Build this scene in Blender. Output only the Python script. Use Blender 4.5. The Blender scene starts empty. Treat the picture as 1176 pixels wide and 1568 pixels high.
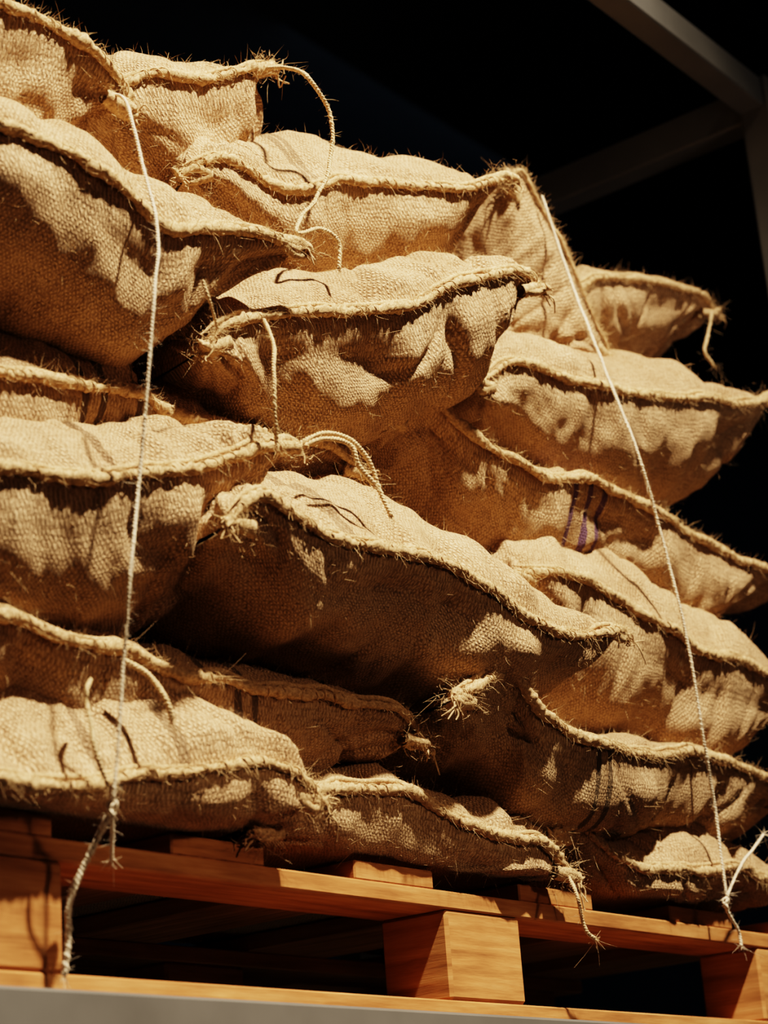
import bpy, bmesh, math, numpy as np
from mathutils import Matrix, Vector
# ---------------- sacks: front seam as (x,z) in mm, y at the left / right corner, loft above & below the seam ----------------
S={
'A':('1011,2674 1121,2698 1223,2715 1296,2728 1349,2726 1392,2704 1406,2682',-.03,-.03,.07,.14,dict()),
'B':('1507,2793 1529,2816 1574,2840 1628,2851 1676,2873 1711,2894 1738,2911',.10,.04,.085,.14,dict()),
'C':('985,2514 1090,2535 1182,2548 1264,2543 1332,2523 1390,2509 1461,2528 1542,2543 1608,2555',-.06,-.10,.12,.135,dict()),
'D':('1595,2708 1620,2733 1650,2748 1698,2736 1748,2728 1813,2752 1896,2776 2006,2795 2060,2821 2099,2843',.06,-.07,.115,.12,dict(st=(.2,.215),stop=1)),
'E':('2273,2956 2305,2977 2363,2931 2409,2870 2456,2797 2506,2726',.04,.04,.03,.13,dict(hem=.5,nost=1)),
'F':('1505,2422 1534,2451 1595,2479 1683,2501 1768,2530 1886,2592 2001,2648 2048,2662 2068,2652',-.04,-.12,.105,.15,dict()),
'G':('2470,2829 2531,2880 2602,2925 2744,2948 2831,2953 2885,2937',.10,.04,.09,.10,dict()),
'H':('2081,2554 2119,2580 2176,2609 2279,2614 2412,2624 2614,2667 2704,2681 2803,2712',.0,-.08,.12,.14,dict()),
'I':('1875,2452 1925,2494 1967,2512 2025,2483 2107,2458 2211,2451 2325,2469 2492,2472 2680,2447 2833,2442 2944,2447',.0,-.02,.04,.13,dict(st=(.44,.48,.52),stc=(.06,.02,.13),sw=.010)),
'J':('1044,2273 1164,2308 1246,2326 1334,2340 1448,2363 1497,2352 1637,2366 1755,2387 1827,2371',.01,.01,.10,.10,dict(st=(.33,.36,.42),tint=.85)),
'K':('1023,2192 1113,2190 1195,2196 1269,2206 1356,2218 1432,2244 1505,2277 1575,2303',-.03,-.10,.10,.15,dict(st=(.33,),stop=1)),
'L':('1439,2181 1462,2204 1491,2213 1541,2199 1627,2200 1707,2204 1828,2199 1958,2184 2055,2176 2185,2203',-.12,-.12,.14,.115,dict(st=(.2,.212),stop=1)),
'M':('2089,2284 2178,2300 2301,2300 2409,2271 2493,2262 2724,2245 2821,2238',-.03,-.05,.14,.165,dict()),
'N':('1049,2046 1166,2057 1238,2062 1336,2059 1397,2056 1461,2042 1597,2052 1703,2058 1806,2055 1857,2031',-.01,-.03,.08,.10,dict(st=(.5,.53),tint=.85)),
'O':('1037,1910 1122,1901 1206,1902 1297,1906 1362,1925 1449,1939 1523,1954 1581,1951 1629,1932',-.03,-.06,.15,.10,dict(st=(.3,.4),stop=1)),
'P':('1847,2070 1899,2093 1982,2117 2044,2078 2135,2058 2325,2072 2500,2101 2760,2088 2871,2083',-.09,-.01,.05,.13,dict(st=(.35,.38),tint=.85)),
'Q':('1586,1905 1654,1946 1763,1968 1831,1963 1919,1944 2024,1932 2091,1930 2147,1894',-.01,-.03,.075,.10,dict(tint=.9)),
'R':('2144,1955 2205,1973 2283,1943 2359,1928 2551,1944 2694,1947 2792,1948',-.01,-.02,.12,.08,dict()),
}
W={}
for k,v in S.items():
    q=np.array([[float(a)/1000 for a in t.split(',')] for t in v[0].split()])
    a=(q[:,0]-q[0,0])/(q[-1,0]-q[0,0])
    W[k]=np.stack([q[:,0],v[1]+(v[2]-v[1])*a,q[:,1]],1)
# ---------------- strings and loose yarns: x,y,z in mm ; radius in m ----------------
T={
's1':('1392,-15,2700 1371,-62,2660 1362,-90,2578 1346,-125,2475 1323,-140,2389 1318,-130,2285 1318,-115,2194 1298,-120,2097 1307,-100,2026 1304,-90,1935 1306,-80,1882 1353,-30,1851',.0020),
's1t':('1306,-80,1882 1312,-50,1858 1300,-30,1808 1299,-20,1742',.0034),
's2':('2336,20,2946 2353,0,2814 2333,-50,2654 2334,-90,2502 2389,-80,2401 2427,-80,2255 2457,-70,2122 2503,-50,2021 2504,-50,1903 2518,-40,1888 2562,-30,1861 2566,-30,1841',.0024),
's2t':('2500,-50,1890 2511,-50,1908 2558,-50,1948 2635,-50,2000',.0022),
'b':('1721,30,2898 1726,0,2887 1714,-40,2851 1749,-40,2823 1757,-40,2780 1739,-40,2723 1717,-40,2687 1674,-50,2640 1651,-60,2607 1694,-60,2625 1728,-60,2622 1727,-60,2586',.0028),
'f':('1559,-80,2457 1525,-120,2394 1508,-130,2340 1522,-120,2288',.0024),
'c':('1418,-120,2443 1425,-120,2422 1457,-100,2408',.0017),
'k':('1573,-100,2303 1607,-110,2325 1640,-120,2325 1673,-120,2312 1690,-120,2281 1699,-130,2246',.003),
'k2':('1578,-100,2301 1599,-120,2314 1638,-125,2315 1653,-125,2294 1677,-125,2279',.003),
'n1':('1367,-40,2044 1379,-60,2025 1379,-80,1998 1389,-80,1978',.0032),
'n2':('1312,-50,2013 1294,-60,1992 1283,-80,1945 1299,-80,1905',.0026),
'q':('2127,-40,1897 2109,-60,1866 2130,-50,1842 2140,-50,1828 2156,-50,1821',.0025),
'g':('2860,30,2927 2809,20,2857 2794,20,2828 2816,20,2814',.003),
}
TW={k:[np.array([float(a)/1000 for a in t.split(',')]) for t in v[0].split()] for k,v in T.items()}
#=================================================================
scn=bpy.context.scene
def link(o): scn.collection.objects.link(o); return o
def n2(x,y,seed):
    rng=np.random.RandomState(seed); L=rng.rand(256,256)*2-1
    xi=np.floor(x).astype(int); yi=np.floor(y).astype(int); fx=x-xi; fy=y-yi
    fx=fx*fx*fx*(fx*(fx*6-15)+10); fy=fy*fy*fy*(fy*(fy*6-15)+10)
    a=L[xi%256,yi%256];b=L[(xi+1)%256,yi%256];c_=L[xi%256,(yi+1)%256];d=L[(xi+1)%256,(yi+1)%256]
    return (a*(1-fx)+b*fx)*(1-fy)+(c_*(1-fx)+d*fx)*fy
class MB:
    def __init__(s): s.v=[];s.q=[];s.m=[];s.uv=[];s.n=0
    def add(s,v,q,mi=0,uv=None):
        v=np.asarray(v,float).reshape(-1,3); q=np.asarray(q,int).reshape(-1,4)
        s.v.append(v); s.q.append(q+s.n); s.m.append(np.full(len(q),mi)); 
        s.uv.append(np.zeros((len(v),2)) if uv is None else np.asarray(uv).reshape(-1,2)); s.n+=len(v)
    def build(s,name,mats,smooth=True):
        v=np.concatenate(s.v);q=np.concatenate(s.q);m=np.concatenate(s.m);uv=np.concatenate(s.uv)
        me=bpy.data.meshes.new(name); me.vertices.add(len(v)); me.vertices.foreach_set('co',v.ravel())
        me.loops.add(len(q)*4); me.loops.foreach_set('vertex_index',q.ravel())
        me.polygons.add(len(q)); me.polygons.foreach_set('loop_start',np.arange(len(q))*4)
        me.polygons.foreach_set('loop_total',np.full(len(q),4))
        for x in mats: me.materials.append(x)
        me.polygons.foreach_set('material_index',m)
        me.polygons.foreach_set('use_smooth',np.full(len(q),smooth))
        l=me.uv_layers.new(name='UVMap'); l.data.foreach_set('uv',uv[q.ravel()].ravel())
        me.update(calc_edges=True); me.validate()
        return link(bpy.data.objects.new(name,me))
def spline(P,n):
    P=np.array(P,float); Q=np.vstack([2*P[0]-P[1],P,2*P[-1]-P[-2]])
    seg=len(P)-1; out=[]
    d=np.linalg.norm(np.diff(P,axis=0),axis=1); cum=np.r_[0,np.cumsum(d)]; 
    for t in np.linspace(0,cum[-1],n):
        i=min(np.searchsorted(cum,t,side='right')-1,seg-1); f=(t-cum[i])/d[i]
        a,b,c1,e=Q[i],Q[i+1],Q[i+2],Q[i+3]
        out.append(.5*((2*b)+(-a+c1)*f+(2*a-5*b+4*c1-e)*f*f+(-a+3*b-3*c1+e)*f**3))
    return np.array(out)
def tube(mb,P,r,m=6,mi=0,flat=None,twist=0,nz=None):
    P=np.asarray(P);n=len(P);r=np.broadcast_to(r,(n,)).astype(float)
    T_=np.gradient(P,axis=0);T_/=np.linalg.norm(T_,axis=1)[:,None]+1e-12
    ref=np.array([0.13,-.2,.97]) if abs(T_[n//2][2])<.8 else np.array([.9,.3,.1])
    A=np.cross(T_,ref);A/=np.linalg.norm(A,axis=1)[:,None];B=np.cross(A,T_)
    if flat is not None:
        A=np.broadcast_to(flat[0],(n,3)); A=A-(A*T_).sum(1)[:,None]*T_; A/=np.linalg.norm(A,axis=1)[:,None]; B=np.cross(A,T_)
    th=np.arange(m)/m*2*np.pi
    L=np.r_[0,np.cumsum(np.linalg.norm(np.diff(P,axis=0),axis=1))]
    rr=np.ones((n,m))
    if twist>0: rr=1+.2*np.abs(np.sin(L[:,None]/twist*np.pi-th[None,:]))-.1
    if nz is not None: rr=rr*nz
    fa,fb=(1,1) if flat is None else (flat[1],flat[2])
    V=P[:,None,:]+(r[:,None]*rr*np.cos(th)*fa)[:,:,None]*A[:,None,:]+(r[:,None]*rr*np.sin(th)*fb)[:,:,None]*B[:,None,:]
    i=np.arange(n-1)[:,None];j=np.arange(m)[None,:];j2=(j+1)%m
    q=np.stack([i*m+j,i*m+j2,(i+1)*m+j2,(i+1)*m+j],-1)
    uv=np.stack([np.broadcast_to(L[:,None],(n,m)),np.broadcast_to(th*.004,(n,m))],-1)
    mb.add(V,q,mi,uv)
def fibers(mb,P,D,ln,rad,rng,mi):
    n=len(P)
    if n==0:return
    ln=ln*(.3+rng.rand(n)**2*1.6); D=D/np.linalg.norm(D,axis=1)[:,None]
    cur=rng.randn(n,3)*.6; cur2=rng.randn(n,3)*.4
    ts=np.array([0,.35,.7,1.])
    C=P[:,None,:]+ln[:,None,None]*(ts[None,:,None]*D[:,None,:]+(ts**2)[None,:,None]*cur[:,None,:]+(ts**3)[None,:,None]*cur2[:,None,:])
    A=np.cross(D,rng.randn(n,3));A/=np.linalg.norm(A,axis=1)[:,None];B=np.cross(A,D)
    th=np.arange(3)/3*2*np.pi; rt=np.array([1,.9,.7,.25])*rad
    V=C[:,:,None,:]+rt[None,:,None,None]*(np.cos(th)[None,None,:,None]*A[:,None,None,:]+np.sin(th)[None,None,:,None]*B[:,None,None,:])
    b=(np.arange(n)*12)[:,None,None];i=np.arange(3)[None,:,None];j=np.arange(3)[None,None,:];j2=(j+1)%3
    q=np.stack([b+i*3+j,b+i*3+j2,b+(i+1)*3+j2,b+(i+1)*3+j],-1)
    mb.add(V,q,mi)
class G:
    def __init__(s,name):
        s.m=bpy.data.materials.new(name);s.m.use_nodes=True;s.t=s.m.node_tree;s.N=s.t.nodes;s.b=s.N['Principled BSDF']
    def n(s,ty,**k):
        x=s.N.new(ty)
        for a,b in k.items(): setattr(x,a,b)
        return x
    def l(s,a,b): s.t.links.new(a,b)
    def math(s,op,a,b=None,c=None):
        x=s.n('ShaderNodeMath',operation=op)
        for i,v in enumerate((a,b,c)):
            if v is None: continue
            if isinstance(v,(int,float)): x.inputs[i].default_value=v
            else: s.l(v,x.inputs[i])
        return x.outputs[0]
    def ramp(s,f,st):
        x=s.n('ShaderNodeValToRGB');e=x.color_ramp.elements
        while len(e)<len(st): e.new(.5)
        for i,(p_,c_) in enumerate(st): e[i].position=p_;e[i].color=(*c_,1)
        s.l(f,x.inputs[0]);return x.outputs[0]
    def noise(s,vec,sc,det=3,ro=.5):
        x=s.n('ShaderNodeTexNoise');x.inputs['Scale'].default_value=sc;x.inputs['Detail'].default_value=det;x.inputs['Roughness'].default_value=ro
        s.l(vec,x.inputs['Vector']);return x
    def mix(s,f,a,b,mode='MIX'):
        x=s.n('ShaderNodeMix',data_type='RGBA',blend_type=mode)
        for i,v in ((0,f),(6,a),(7,b)):
            if isinstance(v,(int,float)): x.inputs[i].default_value=v
            elif isinstance(v,tuple): x.inputs[i].default_value=(*v,1)
            else: s.l(v,x.inputs[i])
        return x.outputs[2]
def burlap(name,tint=1.0,st=(),stc=(.05,.035,.025),stop=0,sw=.0075):
    g=G(name);tc=g.n('ShaderNodeTexCoord')
    nz=g.noise(tc.outputs['Object'],70,3)
    v=g.n('ShaderNodeVectorMath',operation='MULTIPLY_ADD');g.l(nz.outputs['Color'],v.inputs[0]);v.inputs[1].default_value=(.0065,.0065,0);g.l(tc.outputs['UV'],v.inputs[2])
    sx=g.n('ShaderNodeSeparateXYZ');g.l(v.outputs[0],sx.inputs[0])
    k=2*math.pi/.0056
    a=g.math('SINE',g.math('MULTIPLY',sx.outputs[0],k)); b=g.math('SINE',g.math('MULTIPLY',sx.outputs[1],k*1.0))
    wv=g.math('MULTIPLY',a,b)
    a2=g.math('ABSOLUTE',a); b2=g.math('ABSOLUTE',b)
    thr=g.math('MULTIPLY',g.math('ADD',a2,b2),.5)
    hgt=g.math('ADD',g.math('MULTIPLY',wv,.45),g.math('MULTIPLY',thr,.6))
    mp=g.n('ShaderNodeMapping');mp.inputs['Scale'].default_value=(50,420,1);g.l(tc.outputs['UV'],mp.inputs[0])
    s1=g.noise(mp.outputs[0],1,2); 
    mp2=g.n('ShaderNodeMapping');mp2.inputs['Scale'].default_value=(420,50,1);g.l(tc.outputs['UV'],mp2.inputs[0])
    s2=g.noise(mp2.outputs[0],1,2)
    slub=g.math('ADD',s1.outputs[0],s2.outputs[0])
    big=g.noise(tc.outputs['Object'],9,4)
    fz=g.noise(tc.outputs['Object'],450,3,.7)
    f=g.math('ADD',g.math('MULTIPLY',hgt,.46),g.math('MULTIPLY',slub,.45));f=g.math('ADD',f,g.math('MULTIPLY',g.math('SUBTRACT',fz.outputs[0],.45),.95))
    col=g.ramp(f,[(.20,(.08*tint,.043*tint,.024*tint)),(.52,(.38*tint,.236*tint,.132*tint)),(.84,(.80*tint,.55*tint,.34*tint))])
    col=g.mix(.6,col,g.ramp(big.outputs[0],[(.3,(.55,.48,.43)),(.7,(1,1,1))]),'MULTIPLY')
    if st:
        su=g.n('ShaderNodeSeparateXYZ');g.l(tc.outputs['UV'],su.inputs[0]);tot=None
        for x0 in st:
            d=g.math('ABSOLUTE',g.math('SUBTRACT',su.outputs[0],x0))
            mk=g.math('LESS_THAN',g.math('ADD',d,g.math('MULTIPLY',slub,.003)),sw)
            tot=mk if tot is None else g.math('MAXIMUM',tot,mk)
        if stop: tot=g.math('MULTIPLY',tot,g.math('GREATER_THAN',su.outputs[1],0.0))
        col=g.mix(g.math('MULTIPLY',tot,.82 if not stop else .5),col,stc)
    g.l(col,g.b.inputs['Base Color']);g.b.inputs['Roughness'].default_value=.95
    g.b.inputs['Specular IOR Level'].default_value=.1
    g.b.inputs['Sheen Weight'].default_value=.10;g.b.inputs['Sheen Roughness'].default_value=.6;g.b.inputs['Sheen Tint'].default_value=(1,.76,.5,1)
    hh=g.math('ADD',hgt,g.math('ADD',g.math('MULTIPLY',slub,.9),g.math('MULTIPLY',fz.outputs[0],1.3)))
    bp=g.n('ShaderNodeBump');bp.inputs['Strength'].default_value=1.0;bp.inputs['Distance'].default_value=.0017;g.l(hh,bp.inputs['Height']);g.l(bp.outputs[0],g.b.inputs['Normal'])
    return g.m
def ropem(name,c0,c1):
    g=G(name);tc=g.n('ShaderNodeTexCoord')
    n=g.noise(tc.outputs['Object'],260,4,.7)
    g.l(g.ramp(n.outputs[0],[(.3,c0),(.7,c1)]),g.b.inputs['Base Color']);g.b.inputs['Roughness'].default_value=.9
    g.b.inputs['Specular IOR Level'].default_value=.1
    bp=g.n('ShaderNodeBump');bp.inputs['Strength'].default_value=.8;bp.inputs['Distance'].default_value=.0015;g.l(n.outputs[0],bp.inputs['Height']);g.l(bp.outputs[0],g.b.inputs['Normal'])
    return g.m
M_hem=ropem('jute_hem',(.24,.145,.07),(.74,.51,.30))
M_fib=ropem('jute_fibre',(.50,.34,.18),(.82,.59,.36))
M_tw=ropem('pale_twine',(.66,.54,.40),(.92,.80,.63))
M_jt=ropem('jute_twine',(.44,.30,.16),(.80,.60,.38))
def wood(name,a,b,c_):
    g=G(name);tc=g.n('ShaderNodeTexCoord');mp=g.n('ShaderNodeMapping');mp.inputs['Scale'].default_value=(2.2,26,26);g.l(tc.outputs['UV'],mp.inputs[0])
    n=g.noise(mp.outputs[0],2.2,5,.6);n2_=g.noise(mp.outputs[0],9,3,.7);big=g.noise(tc.outputs['Object'],6,3)
    w=g.n('ShaderNodeTexWave',wave_type='BANDS',bands_direction='Y');w.inputs['Scale'].default_value=.7;w.inputs['Distortion'].default_value=6;w.inputs['Detail'].default_value=3;g.l(mp.outputs[0],w.inputs[0])
    f=g.math('ADD',g.math('MULTIPLY',n.outputs[0],.8),g.math('MULTIPLY',w.outputs[0],.05));f=g.math('ADD',f,g.math('MULTIPLY',n2_.outputs[0],.25))
    col=g.ramp(f,[(.32,a),(.55,b),(.78,c_)]);col=g.mix(.55,col,g.ramp(big.outputs[0],[(.35,(.52,.45,.40)),(.6,(1,1,1))]),'MULTIPLY')
    g.l(col,g.b.inputs['Base Color']);g.b.inputs['Roughness'].default_value=.8;g.b.inputs['Specular IOR Level'].default_value=.15
    bp=g.n('ShaderNodeBump');bp.inputs['Strength'].default_value=.6;bp.inputs['Distance'].default_value=.0015;g.l(f,bp.inputs['Height']);g.l(bp.outputs[0],g.b.inputs['Normal'])
    return g.m
M_wood=wood('pine_wood',(.20,.08,.03),(.46,.205,.08),(.64,.34,.15))
def plain(name,c_,ro,me=0,v=.15,sc=8):
    g=G(name);tc=g.n('ShaderNodeTexCoord');n=g.noise(tc.outputs['Object'],sc,5)
    g.l(g.ramp(n.outputs[0],[(.3,tuple(x*(1-v) for x in c_)),(.7,tuple(x*(1+v) for x in c_))]),g.b.inputs['Base Color'])
    g.b.inputs['Roughness'].default_value=ro;g.b.inputs['Metallic'].default_value=me
    bp=g.n('ShaderNodeBump');bp.inputs['Strength'].default_value=.15;bp.inputs['Distance'].default_value=.002;g.l(n.outputs[0],bp.inputs['Height']);g.l(bp.outputs[0],g.b.inputs['Normal']);return g.m
M_steel=plain('painted_steel',(.11,.108,.105),.5,.0)
M_wall=plain('dark_wall',(.026,.030,.034),.9);M_floor=plain('concrete_floor',(.05,.048,.045),.7,0,.3,3)
ZF=1.8935   # top of the pallet deck boards
def sack(key,seed):
    _,yl,yr,ht,hb,o=S[key]; P=W[key]; rng=np.random.RandomState(seed)
    depth=o.get('depth',.62); mb=MB()
    fine=spline(P,400); L=np.r_[0,np.cumsum(np.linalg.norm(np.diff(fine,axis=0),axis=1))]; Wd=L[-1]
    NU=170; th=np.linspace(0,np.pi,NU); un=.5*(1-np.cos(th)); un=.55*un+.45*np.linspace(0,1,NU)
    Sx=np.stack([np.interp(un*Wd,L,fine[:,i]) for i in range(3)],1)
    ch=P[-1]-P[0]; ch=ch/np.linalg.norm(ch)
    dd=np.array([-ch[1],ch[0],0]);dd/=np.linalg.norm(dd); up=np.cross(ch,dd);up/=np.linalg.norm(up)
    if up[2]<0: up=-up
    ends=np.minimum(1,un*12)*np.minimum(1,(1-un)*12)
    Sx=Sx+up*((n2(un*Wd*11,un*0+3,seed)*.005+n2(un*Wd*45,un*0+9,seed+1)*.0014)*ends)[:,None]-dd*((n2(un*Wd*9,un*0+13,seed+2)*.008+.004)*ends)[:,None]
    NV=90; t=np.linspace(0,1,NV)
    v=depth*np.where(t<.75,(t/.75)**1.5*.62,.62+(t-.75)/.25*.38)
    g=np.clip(1-np.abs(2*un-1)**2.8,0,1)**.62
    cen=(P[0]+P[-1])/2
    def sheet(sign,v):
        H=ht if sign>0 else hb
        rt=.15 if sign>0 else .15; ex=.72 if sign>0 else .58
        a=np.clip(v/rt,0,1); f=(1-(1-a)**2)**ex
        b=np.clip((depth-v)/.15,0,1); f=f*(1-(1-b)**2)**.55
        hh=g[:,None]*f[None,:]*H*(1+.18*n2(un[:,None]*Wd*5+0*v,v[None,:]*5+0*un[:,None],seed+5+sign))
        cx=1-(.11 if sign<0 else .07)*(1-np.exp(-v/.06))
        line=Sx-cen; along=line@ch; upc=line@up; dpc=line@dd
        rel=np.exp(-v/.22)
        A=along[:,None]*cx[None,:]; Dp=dpc[:,None]*rel[None,:]+v[None,:]
        Dp=Dp-(.018 if sign<0 else .004)*g[:,None]*np.sin(np.pi*np.clip(v/.12,0,1))[None,:]
        Up=upc[:,None]*(.35+.65*rel[None,:])+sign*hh
        return cen+A[:,:,None]*ch+Dp[:,:,None]*dd+Up[:,:,None]*up
    top=sheet(1,v); bot=sheet(-1,v)
    ring=np.concatenate([top,bot[:,-2:0:-1]],1)
    vv=np.concatenate([v,-v[-2:0:-1]]); 
    U_=un[:,None]*Wd+0*vv[None,:]; V_=vv[None,:]+0*un[:,None]
    gu=np.gradient(ring,axis=0); rp=np.concatenate([ring[:,-1:],ring,ring[:,:1]],1); gv=(rp[:,2:]-rp[:,:-2])
    Nn=np.cross(gu,gv); Nn/=np.linalg.norm(Nn,axis=2)[:,:,None]+1e-12
    c0=ring.mean((0,1)); 
    if ((ring-c0)*Nn).sum()<0: Nn=-Nn
    av=np.abs(V_); edge=np.clip(av/.012,0,1)
    dc0=np.sqrt((U_)**2+av**2);dc1=np.sqrt((Wd-U_)**2+av**2)
    a0=np.arctan2(av,U_+1e-4);a1=np.arctan2(av,Wd-U_+1e-4)
    sgn=np.sign(V_)
    disp=.012*n2(U_*8,V_*8+sgn*3,seed+11)+.007*n2(U_*20,V_*17,seed+12)
    disp+=.0020*n2(U_*55,V_*55,seed+16)
    pk=n2(U_*34+n2(U_*15,V_*15,seed)*1.6,V_*6,seed+13)
    disp+=.0052*pk*np.exp(-av/.03)*(.4+.6*np.clip(n2(U_*6,V_*0+5,seed+18)+.5,0,1))+.007*n2(U_*17,V_*4,seed+17)*np.exp(-av/.09)
    disp+=.013*n2(a0*5.5+sgn*7,dc0*5,seed+14)*np.exp(-dc0/.12)*np.clip(dc0/.03,0,1)+.013*n2(a1*5.5+sgn*7,dc1*5,seed+15)*np.exp(-dc1/.12)*np.clip(dc1/.03,0,1)
    for q9 in range(6):
        ang=rng.uniform(-1.4,1.4); q_=U_*math.cos(ang)+V_*math.sin(ang); w_=-U_*math.sin(ang)+V_*math.cos(ang)
        cr=1-np.abs(n2(q_*11,w_*5,seed+21+q9)); disp+=-.010*np.clip(cr-.82,0,1)/.18*np.clip(n2(U_*4,V_*4,seed+32+q9)+.2,0,1)
    eu=np.clip(np.minimum(un,1-un)/.03,0,1)[:,None]
    ring=ring+Nn*(disp*edge*eu)[:,:,None]
    zz=ring[:,:,2]; ring[:,:,2]=np.where(zz<ZF+.02, ZF+.02*np.exp(np.minimum(0,(zz-ZF-.02))/.02), zz)
    m=ring.shape[1]
    i=np.arange(NU-1)[:,None];j=np.arange(m)[None,:];j2=(j+1)%m
    q=np.stack([i*m+j,(i+1)*m+j,(i+1)*m+j2,i*m+j2],-1)
    mb.add(ring,q,0,np.stack([U_,V_],-1))
    n=int(Wd/.0028); hu=np.linspace(0,1,n); H_=np.stack([np.interp(hu,un,Sx[:,k]) for k in range(3)],1)
    H_[:,2]=np.maximum(H_[:,2],ZF+.006)
    H_=H_-dd*(.004+.002*n2(hu*Wd*30,hu*0,seed+31))[:,None]+up*.002
    tap=np.clip(np.minimum(hu,1-hu)*Wd/.03,.35,1)
    hs=o.get('hem',1.0)
    nzs=1+.28*n2((hu*Wd)[:,None]*150+np.arange(10)[None,:]*0,np.arange(10)[None,:]*.9+0*hu[:,None],seed+32)
    tube(mb,H_,.0050*hs*tap*(1+.35*n2(hu*Wd*28,hu*0+5,seed+33)),10,1,flat=(-dd,1.15,1.15),twist=.011,nz=nzs)
    H2=H_+up*.0095+dd*.007+ (up*(.002*n2(hu*Wd*28,hu*0,seed+34))[:,None])
    tube(mb,H2,.0034*hs*tap,8,1,twist=.007)
    if not o.get('nost'):
      for u_ in np.arange(.012,Wd-.012,.014):
        if rng.rand()<.35: continue
        u_+=rng.uniform(-.004,.004)
        k=u_/Wd*(n-1); c_=H_[int(k)]; tdir=H_[min(int(k)+2,n-1)]-H_[int(k)];tdir/=np.linalg.norm(tdir)+1e-9
        a_=np.linspace(-.3,math.pi+.3,7); R_=.0066
        arc=c_+np.outer(np.cos(a_)*R_*.95,up)-np.outer(np.sin(a_)*R_*.95,dd)+np.outer((a_/math.pi-.5)*rng.uniform(.004,.012),tdir)
        tube(mb,arc,.0009,5,1)
    # ragged corner ears: gathered cloth, a few loose yarns, fuzz
    for e,(pt,dr) in enumerate(((Sx[0],-ch),(Sx[-1],ch))):
        pt=pt.copy(); pt[2]=max(pt[2],ZF+.010)
        for k in range(6):
            d1=dr*rng.uniform(.2,.9)-dd*rng.uniform(-.1,.6)+up*rng.uniform(-.6,.4); ln=rng.uniform(.008,.024)
            c3=[pt-dr*.035,pt-dr*.006+rng.randn(3)*.004,pt+d1*ln*.5+rng.randn(3)*.003,pt+d1*ln]
            tube(mb,spline(c3,16),np.r_[np.linspace(.0085,.006,12),.005,.0035,.002,.0004]*rng.uniform(.6,1.1),8,1,twist=.006)
        for k in range(9):
            d1=dr*rng.uniform(.1,1)-dd*rng.uniform(-.1,.5)+up*rng.uniform(-.9,.2); ln=rng.uniform(.010,.032)
            c3=[pt-dr*.01+rng.randn(3)*.003,pt+d1*ln*.35+rng.randn(3)*.002,pt+d1*ln*.7+rng.randn(3)*.004-up*.003,pt+d1*ln-up*rng.uniform(0,.014)+rng.randn(3)*.004]
            tube(mb,spline(c3,14),np.linspace(.0020,.0008,14),5,1)
        nf=180; pp=pt+rng.randn(nf,3)*.010+dr*rng.uniform(-.03,.01,(nf,1)); fibers(mb,pp,dr*.4+rng.randn(nf,3)*.8,.009,.00024,rng,2)
    nf=int(Wd*3400); k=rng.randint(0,n,nf); fibers(mb,H_[k]+rng.randn(nf,3)*.003,-dd*.6+up*rng.randn(nf,1)*.8+rng.randn(nf,3)*.6,.0065,.00024,rng,2)
    nf=int(Wd*6500); iu=rng.randint(3,NU-3,nf); jv=np.r_[rng.randint(2,int(NV*.6),nf//2),m-rng.randint(2,int(NV*.6),nf-nf//2)]
    fibers(mb,ring[iu,jv],Nn[iu,jv]*.3+rng.randn(nf,3)*.6,.006,.0002,rng,2)
    mat=burlap('burlap_cloth',o.get('tint',1.0)*rng.uniform(.92,1.06),o.get('st',()),o.get('stc',(.045,.03,.022)),o.get('stop',0),o.get('sw',.0085))
    return mb.build('burlap_sack',[mat,M_hem,M_fib])
for i,k in enumerate(S): sack(k,100+i*37)
def twine(key,r):
    P=TW[key]; rng=np.random.RandomState(len(key)*7+int(abs(P[0][0])*1000))
    L=sum(np.linalg.norm(P[i+1]-P[i]) for i in range(len(P)-1)); n=max(12,int(L/.0018)); C=spline(P,n)
    s_=np.linspace(0,L,n); C=C+np.stack([n2(s_*30,s_*0+k,5+k)*.0018 for k in range(3)],1)*(0.3 if key in('s1','s2') else 1)
    ph=s_/.008*2*np.pi; mb=MB()
    T_=np.gradient(C,axis=0);T_/=np.linalg.norm(T_,axis=1)[:,None];A=np.cross(T_,[.3,.9,.2]);A/=np.linalg.norm(A,axis=1)[:,None];B=np.cross(A,T_)
    for q in (0,np.pi): 
        tube(mb,C+(A*np.cos(ph+q)[:,None]+B*np.sin(ph+q)[:,None])*r*.42,r*.68*(1+.2*n2(s_*60,s_*0+q,9)),6,0)
    nf=int(L*900);k=rng.randint(0,n,nf);fibers(mb,C[k],rng.randn(nf,3)+T_[k]*.8,.005,.0002,rng,0)
    nf=20;fibers(mb,np.repeat(C[-1:],nf,0),T_[-1]+rng.randn(nf,3)*.35,.010,.0003,rng,0)
    return mb,C
for key,(a,r) in T.items():
    pale=key in('s1','s1t','s2','s2t')
    mb,C=twine(key,r)
    if key in('s1t','s2t'):
        c0=C[0];a_=np.linspace(0,2*np.pi*2.6,60);kn=c0+np.stack([np.cos(a_)*.0035,np.sin(a_*1.3)*.003,np.sin(a_)*.005+ (a_-8)*.0005],1);tube(mb,kn,.0018,6,0)
    mb.build('tie_string' if pale else 'loose_jute_twine',[M_tw if pale else M_jt])
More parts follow.
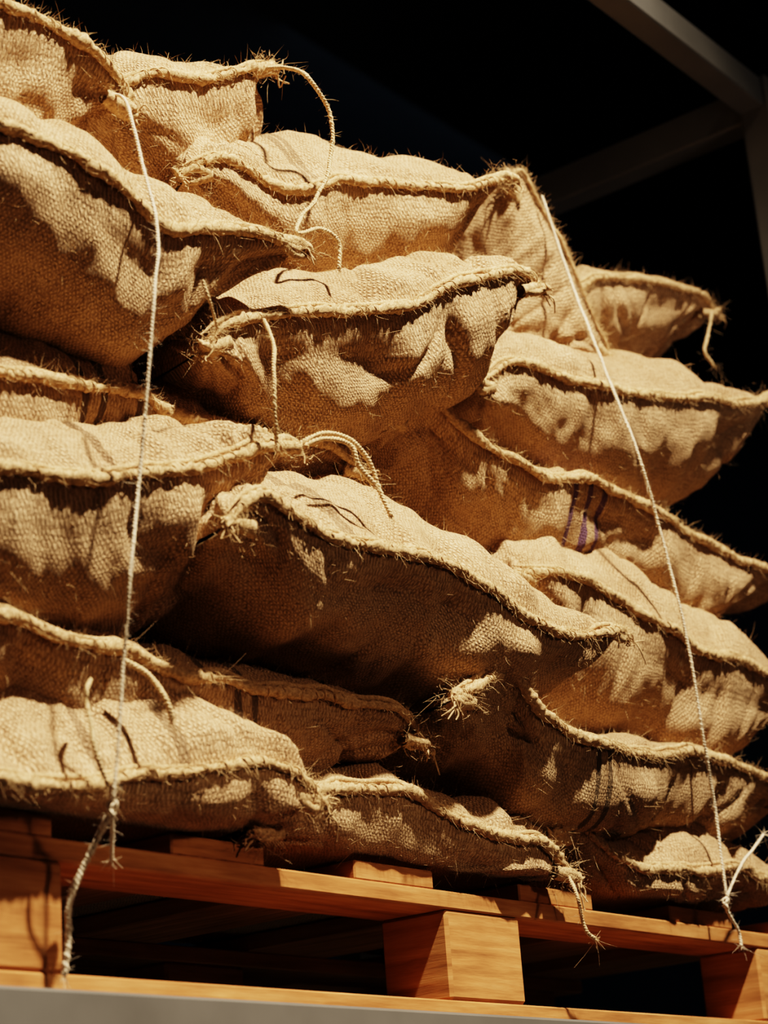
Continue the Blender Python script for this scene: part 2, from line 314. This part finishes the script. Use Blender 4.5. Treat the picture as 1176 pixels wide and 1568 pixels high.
def bbox(mb,a,b,bev=.002,axis=0,mi=0,rng=np.random.RandomState(3)):
    bm=np.array(a,float),np.array(b,float)
    x=bmesh.new();bmesh.ops.create_cube(x,size=1)
    for v in x.verts: v.co=Vector([(bm[0][i]+bm[1][i])/2+v.co[i]*(bm[1][i]-bm[0][i]) for i in range(3)])
    bmesh.ops.bevel(x,geom=list(x.edges),offset=bev,segments=1,affect='EDGES')
    o=rng.rand(2)*5
    for f in x.faces:
        vs=[v.co for v in f.verts]; 
        if len(vs)==3: vs=vs+[vs[2]]
        nrm=f.normal; ax=max(range(3),key=lambda i:abs(nrm[i]))
        oth=[i for i in range(3) if i!=ax]
        if axis in oth: oth.remove(axis); ua,va=axis,oth[0]
        else: ua,va=oth
        if len(vs)>4: continue
        mb.add([tuple(c_) for c_ in vs],[[0,1,2,3]],mi,[(c_[ua]+o[0],c_[va]+o[1]) for c_ in vs])
    x.free()
mb=MB()
for y0 in (0,.45,.9):
    bbox(mb,(1.12,y0,1.849),(2.90,y0+.1,1.87),axis=0)
    bbox(mb,(1.12,y0,1.726),(2.90,y0+.1,1.745),axis=0)
    for x in (1.17,1.92,2.67): bbox(mb,(x,y0+.001,1.7452),(x+.15,y0+.099,1.8488),.004,axis=0)
for a,b in((1.16,1.31),(1.47,1.61),(1.76,1.905),(2.08,2.245),(2.44,2.61),(2.74,2.89)): bbox(mb,(a,.004,1.8702),(b,1.0,1.892),axis=1)
mb.build('wooden_pallet',[M_wood],False)
mb=MB()
for x in(.86,3.04):
    for y in(-.05,1.02): bbox(mb,(x,y,0),(x+.06,y+.06,3.44),.004,axis=2)
for y in(-.04,1.03):
    bbox(mb,(.92,y,3.375),(3.04,y+.05,3.435),.003); bbox(mb,(.92,y,1.62),(3.04,y+.05,1.725),.003)
for x in(.865,3.045):
    bbox(mb,(x,.01,3.36),(x+.05,1.02,3.43),.003,axis=1)
    bbox(mb,(x,.01,1.63),(x+.05,1.02,1.70),.003,axis=1)
for x in (1.3,2.6): bbox(mb,(x,.01,1.66),(x+.05,1.03,1.7255),.003,axis=1)
mb.build('storage_rack',[M_steel],False)
def room(name,a,b,m):
    mb=MB();bbox(mb,a,b,.001);return mb.build(name,[m],False)
room('floor',(-3,-5,-.1),(9,4.5,0),M_floor);room('wall_back',(-3,4.5,0),(9,4.6,5.5),M_wall);room('wall_right',(9,-5,0),(9.1,4.6,5.5),M_wall)
room('wall_left',(-3.1,-5,0),(-3,4.6,5.5),M_wall);room('wall_front',(-3,-5.1,0),(9,-5,5.5),M_wall)
room('ceiling',(-3,-5,5.5),(9,4.6,5.6),M_wall)
def aim(o,loc,tgt): o.location=loc;o.rotation_euler=(Vector(tgt)-Vector(loc)).to_track_quat('-Z','Y').to_euler()
def spot(loc,tgt,e,col,size,rad,bl=.6):
    l=bpy.data.lights.new('key_and_fill_spot','SPOT');l.energy=e;l.color=col;l.spot_size=math.radians(size);l.spot_blend=bl;l.shadow_soft_size=rad
    aim(link(bpy.data.objects.new('key_and_fill_spot',l)),loc,tgt)
spot((1.45,-1.85,5.1),(1.7,0,2.4),1650,(1,.83,.61),62,.07,1.0)
spot((2.2,-4.6,3.4),(1.8,0,2.0),48,(1,.68,.46),50,.5)  # weak warm fill, added to lift the shadows on the sacks
spot((2.4,-4.6,3.2),(1.7,0,1.66),230,(1,.66,.40),14,.2,.8)  # narrow fill added only to brighten the pallet front
spot((2.2,-3.6,1.2),(3.07,0,3.35),75,(1,.86,.72),26,.3,.8)   # unseen low fill, added to brighten the rack corner
l=bpy.data.lights.new('wall_fill_light','AREA');l.energy=22;l.color=(.5,.7,1);l.size=1.5  # dim cool fill, added to raise the back wall out of black
aim(link(bpy.data.objects.new('wall_fill_light',l)),(5.5,2.2,5.4),(5.5,3.5,2.0))
w=bpy.data.worlds.new('world');scn.world=w;w.use_nodes=True;w.node_tree.nodes['Background'].inputs[0].default_value=(.02,.03,.045,1);w.node_tree.nodes['Background'].inputs[1].default_value=.5
# ---------------- camera: 71 mm lens, eye height 1.5 m, 1.4 m in front of the pallet plane, heading 37 deg from its long side ----------------
p=math.radians(19.5); rl=math.radians(4.3); yw=math.radians(37)
hd=Vector((math.cos(yw),math.sin(yw),0)); r0=Vector((math.sin(yw),-math.cos(yw),0)); z=Vector((0,0,1))
fw=math.cos(p)*hd+math.sin(p)*z; u0=-math.sin(p)*hd+math.cos(p)*z
R=math.cos(rl)*r0-math.sin(rl)*u0; U=math.sin(rl)*r0+math.cos(rl)*u0
cd=bpy.data.cameras.new('camera');co=link(bpy.data.objects.new('camera',cd))
co.matrix_world=Matrix(((R[0],U[0],-fw[0],0),(R[1],U[1],-fw[1],-1.4),(R[2],U[2],-fw[2],1.5),(0,0,0,1)))
cd.sensor_fit='VERTICAL';cd.sensor_height=36;cd.lens=71.4;cd.dof.use_dof=True;cd.dof.focus_distance=2.4;cd.dof.aperture_fstop=5
scn.camera=co
try: scn.view_settings.view_transform='Filmic';scn.view_settings.look='High Contrast'
except Exception: pass
